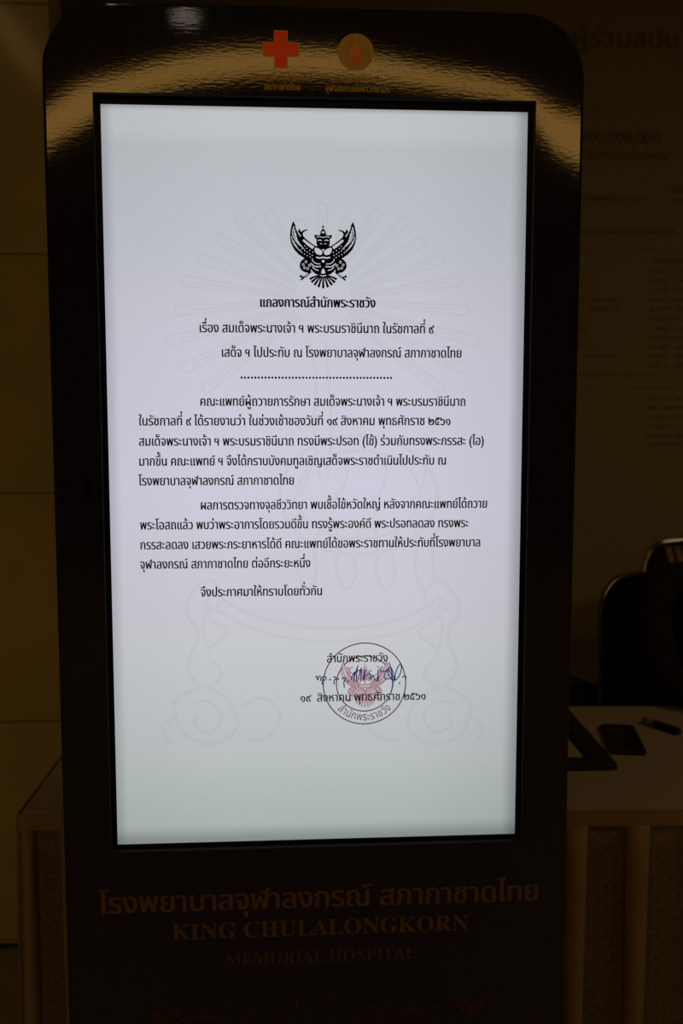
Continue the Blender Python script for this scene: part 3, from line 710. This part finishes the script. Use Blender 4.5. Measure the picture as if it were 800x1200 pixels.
# ------------------------------------------------------------------ chairs
def chair(name, loc, rz, label, group, slats=False):
    """stacking banquet chair facing -y in its own frame, origin on the floor under the seat"""
    r = empty(name, loc, label, 'chair', rz, group)
    w2 = 0.205; top = 0.955; yb = 0.23
    bm = bmesh.new(); box(bm, -0.205, 0.205, -0.21, 0.20, 0.43, 0.48, 0.022, 3); bm_obj('seat', bm, M['vinyl'], r, True)
    bm = bmesh.new(); n = 12; F_ = []; B_ = []
    out = rrect(-w2 + 0.006, w2 - 0.006, 0.56, top - 0.006, 0.10, 0.03, 8)
    def yy(z): return yb - 0.03 + (z - 0.48) * 0.13
    rs = []
    for ins, off in ((0.012, -0.022), (0.003, -0.014), (0.0, -0.004), (0.0, 0.006), (0.004, 0.012)):
        rs.append([bm.verts.new((a * (1 - ins / w2), yy(b) + off, 0.76 + (b - 0.76) * (1 - ins / 0.2))) for a, b in out])
    for A, B in zip(rs, rs[1:]):
        for i in range(len(A)): bm.faces.new((A[i], A[(i + 1) % len(A)], B[(i + 1) % len(B)], B[i]))
    bm.faces.new(rs[0][::-1]); bm.faces.new(rs[-1]); bk = bm_obj('backrest', bm, M['vinyl'], r)
    bm = bmesh.new()
    pts = [(-w2, yy(0.48), 0.44), (-w2, yy(0.6), 0.6), (-w2, yy(0.8), 0.80), (-w2, yy(top - 0.1), top - 0.11), (-w2 + 0.027, yy(top - 0.03), top - 0.033), (-w2 + 0.095, yy(top), top)]
    pts = pts + [(-a, b, c) for a, b, c in pts[::-1]]
    tube(bm, catmull(pts, 5), 0.0105, 10); bm_obj('back_frame', bm, M['steel'], r, True)
    bm = bmesh.new(); tube(bm, [(-0.19, -0.19, 0.425), (0.19, -0.19, 0.425), (0.195, 0.19, 0.425), (-0.195, 0.19, 0.425), (-0.19, -0.19, 0.425)], 0.010, 8); bm_obj('seat_frame', bm, M['steel'], r, True)
    for sx in (-1, 1):
        bm = bmesh.new(); tube(bm, [(sx * 0.19, -0.185, 0.43), (sx * 0.205, -0.225, 0.0)], 0.011, 10); bm_obj('leg', bm, M['steel'], r, True)
        bm = bmesh.new(); tube(bm, catmull([(sx * w2, yy(0.48), 0.50), (sx * w2, 0.21, 0.40), (sx * (w2 + 0.01), 0.33, 0.0)], 4), 0.011, 10); bm_obj('leg', bm, M['steel'], r, True)
    if slats:
        for k in range(7):
            xk = -0.115 + k * 0.036; bm = bmesh.new()
            box(bm, xk - 0.0125, xk + 0.0125, -0.0025, 0.0025, 0.0, 0.075, 0.0015, 1)
            bmesh.ops.transform(bm, verts=bm.verts[:], matrix=Matrix.Translation((0, yy(top) - 0.030, top - 0.088)) @ Matrix.Shear('XZ', 4, (0, 0)))
            for v_ in bm.verts: v_.co.x -= (v_.co.z - (top - 0.05)) * 0.25; v_.co.y += (v_.co.z - top) * 0.13
            tag(bm_obj('slat', bm, M['slat'], r), 'pale tan strip')
    return r
c1 = at(698, 720, 1.45)
chair('banquet_chair', (c1.x + 0.212, 1.18, 0), 0.0, 'black padded banquet chair with chrome frame, the seated person is on it', 'banquet chairs behind the table')
c2 = at(753, 660, 2.20)
chair('banquet_chair', (c2.x + 0.212, 1.93, 0), 0.06, 'chrome banquet chair with pale strips across its back, behind the seated person', 'banquet chairs behind the table', True)

# ------------------------------------------------------------------ dark bag on the floor behind the chairs
bp = at(681, 803, 2.40)
BG = empty('shoulder_bag', (bp.x - 0.08, 2.38, 0), 'dark bag on the floor against the donor board, seen between kiosk and chair', 'bag')
hb = max(bp.z, 0.2); bm = bmesh.new(); rs = []
for k in range(7):
    t = k / 6; w_ = 0.20 - 0.03 * t; d_ = 0.09 - 0.045 * t
    rs.append([bm.verts.new((a, b, 0.0 + hb * t)) for a, b in rrect(-w_, w_, -d_, d_, d_ * 0.7, d_ * 0.7, 5)])
for A, B in zip(rs, rs[1:]):
    for i in range(len(A)): bm.faces.new((A[i], A[(i + 1) % len(A)], B[(i + 1) % len(B)], B[i]))
bm.faces.new(rs[0][::-1]); bm.faces.new(rs[-1]); bm_obj('bag_body', bm, M['vinyl'], BG, True)
bm = bmesh.new(); tube(bm, catmull([(-0.10, -0.045, hb * 0.9), (-0.09, -0.055, hb + 0.02), (0, -0.065, hb + 0.05), (0.09, -0.055, hb + 0.02), (0.10, -0.045, hb * 0.9)], 5), 0.008, 8)
bm_obj('handle', bm, M['vinyl'], BG, True)

# ------------------------------------------------------------------ seated person at the right edge
PXc = at(838, 700, 1.22).x
PE = empty('person', (PXc, 1.20, 0), 'person in dark clothes sitting behind the table, arms resting on the tablecloth', 'person')
def skin_mesh(name, verts, edges, radii, m, parent, root=0, sub=2):
    me = bpy.data.meshes.new(name); me.from_pydata([Vector(v) for v in verts], edges, []); me.update()
    o = bpy.data.objects.new(name, me); COL.objects.link(o)
    s = o.modifiers.new('skin', 'SKIN'); s.use_smooth_shade = True
    for i, r in enumerate(radii):
        sv = me.skin_vertices[0].data[i]; sv.radius = (r, r) if not isinstance(r, tuple) else r; sv.use_root = (i == root)
    u = o.modifiers.new('sub', 'SUBSURF'); u.levels = sub; u.render_levels = sub
    dg = bpy.context.evaluated_depsgraph_get(); dg.update()
    nm = bpy.data.meshes.new_from_object(o.evaluated_get(dg)); bpy.data.objects.remove(o)
    for p in nm.polygons: p.use_smooth = True
    nm.name = name; nm.materials.clear()
    return link(name, nm, m, parent)
class Sk:
    def __init__(s): s.v = []; s.e = []; s.r = []
    def add(s, p, r, frm=None):
        s.v.append(p); s.r.append(r); i = len(s.v) - 1
        if frm is not None: s.e.append((frm, i))
        return i
    def chain(s, frm, pts):
        for p, r in pts: frm = s.add(p, r, frm)
        return frm
# coordinates relative to the person's origin (y = 0 at the hips, -y towards the table)
ARM = {-1: [((-0.180, 0.00, 0.972), 0.050), ((-0.240, -0.14, 0.875), 0.045), ((-0.272, -0.330, 0.780), 0.044), ((-0.175, -0.425, 0.775), 0.039), ((-0.080, -0.505, 0.768), 0.030)],
       1: [((0.180, 0.00, 0.972), 0.050), ((0.235, -0.10, 0.875), 0.045), ((0.245, -0.240, 0.793), 0.042), ((0.232, -0.37, 0.784), 0.038), ((0.225, -0.49, 0.772), 0.030)]}
def torso(g, k, low=True):
    hip = g.add((0, 0.03, 0.545), (0.150 * k, 0.105 * k))
    w_ = g.add((0, 0.045, 0.70), (0.135 * k, 0.095 * k), hip); ch = g.add((0, 0.03, 0.865), (0.150 * k, 0.105 * k), w_)
    up = g.add((0, 0.02, 0.965), (0.095 * k, 0.075 * k), ch)
    return hip, ch, up
g = Sk(); hip, ch, up = torso(g, 0.80)
nk = g.chain(up, [((0, 0.005, 1.045), 0.050), ((0, -0.015, 1.105), 0.046)])
hd = g.chain(nk, [((0, -0.030, 1.155), 0.064), ((0, -0.028, 1.205), 0.082), ((0, -0.020, 1.255), 0.078), ((0, -0.016, 1.288), 0.045)])
ends = {}
for sg in (-1, 1):
    e = g.chain(up, [((p[0], p[1], p[2]), r * 0.86) for p, r in ARM[sg]]); ends[sg] = e
    g.chain(hip, [((sg * 0.095, -0.02, 0.535), 0.070), ((sg * 0.115, -0.34, 0.540), 0.058), ((sg * 0.118, -0.40, 0.50), 0.055), ((sg * 0.118, -0.36, 0.28), 0.048), ((sg * 0.118, -0.33, 0.09), 0.036), ((sg * 0.120, -0.44, 0.045), 0.036), ((sg * 0.122, -0.52, 0.036), 0.028)])
    # palm and five separate, slightly curled fingers
    wv = Vector(ARM[sg][-1][0]); fw = (wv - Vector(ARM[sg][-2][0])).normalized(); sd = Vector((-fw.y, fw.x, 0)).normalized() * (-sg)
    palm = g.add(tuple(wv + fw * 0.052 + Vector((0, 0, -0.004))), (0.026, 0.015), e)
    for i, (s_, ln) in enumerate(((0.030, 0.066), (0.010, 0.076), (-0.010, 0.070), (-0.029, 0.054))):
        b0 = wv + fw * 0.075 + sd * s_
        g.chain(palm, [(tuple(b0 + fw * 0.012), 0.0095), (tuple(b0 + fw * (0.012 + ln * 0.5) + Vector((0, 0, 0.002))), 0.0085), (tuple(b0 + fw * (0.012 + ln) + Vector((0, 0, -0.012))), 0.0072)])
    tb = wv + fw * 0.024 + sd * 0.030
    g.chain(palm, [(tuple(tb + sd * 0.008), 0.011), (tuple(tb + sd * 0.022 + fw * 0.030), 0.0095), (tuple(tb + sd * 0.024 + fw * 0.056 + Vector((0, 0, -0.008))), 0.008)])
BODY = skin_mesh('body', g.v, g.e, g.r, M['skin'], PE)
# face: push nose, brow, chin, eye sockets and ears out of the head itself
me = BODY.data
for v in me.vertices:
    x_, y_, z_ = v.co; z_ += 0.03
    if z_ > 1.14 and y_ < 0.02:
        def gs(cx, cz, s1, s2): return math.exp(-((x_ - cx) / s1) ** 2 - ((z_ - cz) / s2) ** 2)
        v.co.y -= 0.020 * gs(0, 1.222, 0.012, 0.018) + 0.006 * gs(0, 1.178, 0.022, 0.010) + 0.010 * gs(0, 1.150, 0.022, 0.014)
        v.co.y += 0.009 * (gs(0.031, 1.242, 0.014, 0.010) + gs(-0.031, 1.242, 0.014, 0.010))
for sg in (-1, 1):
    bm = bmesh.new(); bmesh.ops.create_uvsphere(bm, u_segments=12, v_segments=8, radius=0.011)
    bm_obj('eye', bm, M['eye'], PE, True, (sg * 0.031, -0.0835, 1.213))
    bm = bmesh.new(); bmesh.ops.create_uvsphere(bm, u_segments=12, v_segments=8, radius=0.0062); bm_obj('iris', bm, M['hair'], PE, True, (sg * 0.031, -0.0895, 1.213))
    bm = bmesh.new(); tube(bm, catmull([(sg * 0.016, -0.094, 1.232), (sg * 0.032, -0.094, 1.237), (sg * 0.050, -0.082, 1.231)], 4), 0.0032, 8); bm_obj('eyebrow', bm, M['hair'], PE, True)
    bm = bmesh.new(); bmesh.ops.create_uvsphere(bm, u_segments=12, v_segments=8, radius=0.026)
    for v in bm.verts: v.co.x *= 0.35; v.co.y *= 0.7; v.co.z *= 1.2
    bm_obj('ear', bm, M['skin'], PE, True, (sg * 0.083, -0.012, 1.208))
bm = bmesh.new(); tube(bm, catmull([(-0.024, -0.090, 1.150), (0, -0.099, 1.152), (0.024, -0.090, 1.150)], 4), [0.003] + [0.0055] * 7 + [0.003], 8); bm_obj('mouth', bm, M['bud'], PE, True)
bm = bmesh.new(); bmesh.ops.create_uvsphere(bm, u_segments=28, v_segments=18, radius=1.0)
for v in bm.verts: v.co = Vector((v.co.x * 0.094, v.co.y * 0.104 - 0.006, v.co.z * 0.102 + 1.232))
bmesh.ops.delete(bm, geom=[f_ for f_ in bm.faces if (lambda c_: c_.y < -0.055 and c_.z < 1.275 or c_.y < -0.0 and c_.z < 1.232 or c_.z < 1.145)(f_.calc_center_median())], context='FACES')
h_ = bm_obj('hair', bm, M['hair'], PE, True); md = h_.modifiers.new('s', 'SOLIDIFY'); md.thickness = 0.012; md.offset = 0
g = Sk(); hip, ch, up = torso(g, 1.06)
g.chain(up, [((0, 0.010, 1.035), 0.064)]); g.chain(hip, [((0, 0.035, 0.47), (0.165, 0.125))])
for sg in (-1, 1): g.chain(up, [((p[0], p[1], p[2] + 0.003), r * 1.12 + 0.004) for p, r in ARM[sg]])
skin_mesh('jacket', g.v, g.e, g.r, M['jacket'], PE)
bm = bmesh.new(); tube(bm, [(0.070 * math.cos(a), 0.008 + 0.062 * math.sin(a), 1.018 + 0.018 * math.sin(a)) for a in [2 * math.pi * i / 24 for i in range(25)]], 0.019, 10, False); bm_obj('collar', bm, M['jacket'], PE, True)
g = Sk(); hip = g.add((0, 0.03, 0.560), (0.155, 0.108)); g.chain(hip, [((0, 0.04, 0.66), (0.142, 0.100))])
for sg in (-1, 1):
    g.chain(hip, [((sg * 0.095, -0.02, 0.540), 0.090), ((sg * 0.115, -0.34, 0.542), 0.070), ((sg * 0.118, -0.405, 0.50), 0.063), ((sg * 0.118, -0.36, 0.28), 0.058), ((sg * 0.118, -0.33, 0.10), 0.052)])
skin_mesh('trousers', g.v, g.e, g.r, M['trousers'], PE)

# ------------------------------------------------------------------ donor board behind
YD = 2.60
BD = empty('donor_board', (1.2, YD, 0), 'large cream donor board printed with small brown lettering, behind the chairs', 'board')
bm = bmesh.new(); box(bm, XE - 1.4 - 1.2, 3.2 - 1.2, 0.0, 0.05, 0.0, 3.22, 0.004, 1); bm_obj('panel', bm, M['board'], BD)
def B2(u, v): p = at(u, v, YD); return (p.x - 1.2, p.z)
def PB(u, v): return (at(u + 1, v, YD).x - at(u, v, YD).x)
def bline(name, txt, u0, u1, vb, h, bold=0.0, ref=None):
    f = Flat(); a = B2(u0, vb); b = B2(u1, vb); k = PB(u0, vb); write(f, txt, a[0], b[0], a[1], a[1], h * k, bold * k, ref); return f.build(name, M['boardink'], BD, -0.0006)
bline('text_heading', 'ผู้ร่วมสนับ', 669, 796, 53.6, 15.5, 0.6)
bline('text_line', '200,000,000', 679, 774, 166.5, 12.0, 0.5, max(v[1] for v in glyph('0')[0]))
bline('text_line', '"ส่งคำจารึกชื่อที่หลัง"', 682, 786, 186, 7.5, 0.35)
def row(u0, u1, v, h):
    f = Flat()                                     # lettering too small to read in the photo: broken strokes
    u = u0
    while u < u1:
        l = random.uniform(1.2, 2.6); a = B2(u, v + h * random.uniform(0.35, 0.5)); b = B2(min(u + l, u1), v - h * random.uniform(0.35, 0.5))
        f.poly([(a[0], a[1]), (b[0], a[1]), (b[0], b[1]), (a[0], b[1])]); u += l + (random.uniform(0.7, 1.1) if random.random() < 0.86 else 4.0)
    f.build('text_line', M['boardink'], BD, -0.0006)
row(681, 757, 233, 5.5); row(786, 830, 224, 7); row(786, 840, 235, 4.5); row(681, 792, 272, 5); row(763, 830, 306, 5)
for v in (318, 329, 340, 351, 362, 373.5, 385, 396, 406.5, 417, 428): row(761, 785, v, 4.2); row(790, 840, v, 4.2)
for v in (467, 478, 489, 500, 511, 521): row(758, 786, v, 4.2); row(790, 840, v, 4.2)
row(679, 683, 351, 4); row(689, 723, 351, 4); row(678, 682, 362, 4); row(690, 723, 362, 4); row(678, 688, 385, 4); row(678, 686, 394, 4); row(678, 696, 406, 4); row(678, 722, 417, 4); row(678, 768, 439.5, 4.5)
for v in (128, 294, 455):
    a = B2(640, v); b = B2(900, v); f = Flat(); f.ribbon([Vector(a), Vector(b)], 0.9 * PB(700, v)); f.build('ruled_line', M['boardink'], BD, -0.0006)

# ------------------------------------------------------------------ the hall's lamps (mirrored in kiosk and wall), then lamps added unseen
def mirror(u, v, Ym, Z):
    """where on height Z stands what is seen mirrored at photo point u,v in an upright face at y = Ym"""
    d = ray(u, v); hit = CAM + d * ((Ym - CAM.y) / d.y); d2 = Vector((d.x, -d.y, d.z)); return hit + d2 * ((Z - hit.z) / d2.z)
ZL = CEIL - 0.03
band = [((30, 196), (30, 146)), ((60, 168), (60, 127)), ((95, 148), (95, 104)), ((135, 122), (135, 92)), ((180, 107), (180, 79)), ((240, 95), (240, 66)), ((310, 88), (310, 61)), ((380, 88), (380, 63)),
        ((440, 93), (440, 70)), ((500, 102), (500, 82)), ((560, 112), (560, 92)), ((610, 125), (610, 106)), ((650, 176), (650, 132)), ((690, 200), (690, 146)), ((730, 240), (730, 175))]
lo = [mirror(*a, YF, ZL) for a, b in band]; hi = [mirror(*b, YF, ZL) for a, b in band]
CVL = empty('cove_light', (0, lo[6].y, ZL), 'long curved warm cove light on the hall ceiling', 'ceiling light')
def strip(name, A, B, z0, z1, m, parent):
    bm = bmesh.new(); o = parent.location; n = len(A)
    R1 = [[bm.verts.new((p.x - o.x, p.y - o.y, z - o.z)) for p in P_] for P_, z in ((A, z0), (B, z0), (B, z1), (A, z1))]
    for k in range(4):
        for i in range(n - 1): bm.faces.new((R1[k][i], R1[k][i + 1], R1[(k + 1) % 4][i + 1], R1[(k + 1) % 4][i]))
    bm.faces.new([R1[k][0] for k in range(4)]); bm.faces.new([R1[k][-1] for k in range(4)])
    return bm_obj(name, bm, m, parent)
lo3 = catmull(lo, 5); hi3 = catmull(hi, 5)
strip('diffuser', lo3, hi3, ZL, ZL + 0.012, M['cove'], CVL)
strip('housing', [p + (p - q).normalized() * 0.03 for p, q in zip(lo3, hi3)], [q + (q - p).normalized() * 0.03 for p, q in zip(lo3, hi3)], ZL + 0.012, CEIL, M['white_metal'], CVL)
a0, a1 = mirror(-14, 8, YW, ZL), mirror(52, 93, YW, ZL)
TBL = empty('tube_light', ((a0 + a1) / 2), 'straight tube light on the hall ceiling', 'ceiling light')
d_ = (a1 - a0).normalized(); s_ = Vector((-d_.y, d_.x, 0)) * 0.04
strip('diffuser', [a0 - s_, a1 - s_], [a0 + s_, a1 + s_], ZL, ZL + 0.012, M['tube'], TBL)
s_ = s_ * 1.3
strip('housing', [a0 - s_, a1 - s_], [a0 + s_, a1 + s_], ZL + 0.012, CEIL, M['white_metal'], TBL)
q = mirror(217, 21, YF, ZL)
DL = empty('downlight', (q.x, q.y, ZL), 'small round lamp on the hall ceiling', 'ceiling light')
bm = bmesh.new(); bmesh.ops.create_cone(bm, cap_ends=True, segments=24, radius1=0.065, radius2=0.065, depth=0.01); bm_obj('lamp_glass', bm, M['spot'], DL, loc=(0, 0, 0.005))
bm = bmesh.new(); bmesh.ops.create_cone(bm, cap_ends=True, segments=24, radius1=0.09, radius2=0.10, depth=0.02); bm_obj('rim', bm, M['white_metal'], DL, loc=(0, 0, 0.02))

for i, (x, y, rad, lb) in enumerate(((-0.48, -0.62, 0.05, 'round unseen lamp added just in front of the kiosk for the glint on its top edge'), (3.2, -0.8, 0.40, 'round unseen lamp added on the hall ceiling for room light, right of the kiosk'), (-4.2, -4.6, 0.60, 'round unseen lamp added for room light at the far left rear of the hall ceiling'))):  # unseen lamps added to brighten the room; the first gives the kiosk's edge glint
    r = empty('added_lamp', (x, y, ZL), lb, 'ceiling light', group='added unseen lamps')
    bm = bmesh.new(); bmesh.ops.create_cone(bm, cap_ends=True, segments=24, radius1=rad, radius2=rad, depth=0.01); bm_obj('lamp_glass', bm, M['added_glow'], r, loc=(0, 0, 0.005))
    bm = bmesh.new(); bmesh.ops.create_cone(bm, cap_ends=True, segments=24, radius1=rad + 0.03, radius2=rad + 0.04, depth=0.02); bm_obj('rim', bm, M['white_metal'], r, loc=(0, 0, 0.02))
bpy.data.objects.remove(_fo); bpy.data.curves.remove(_fc)
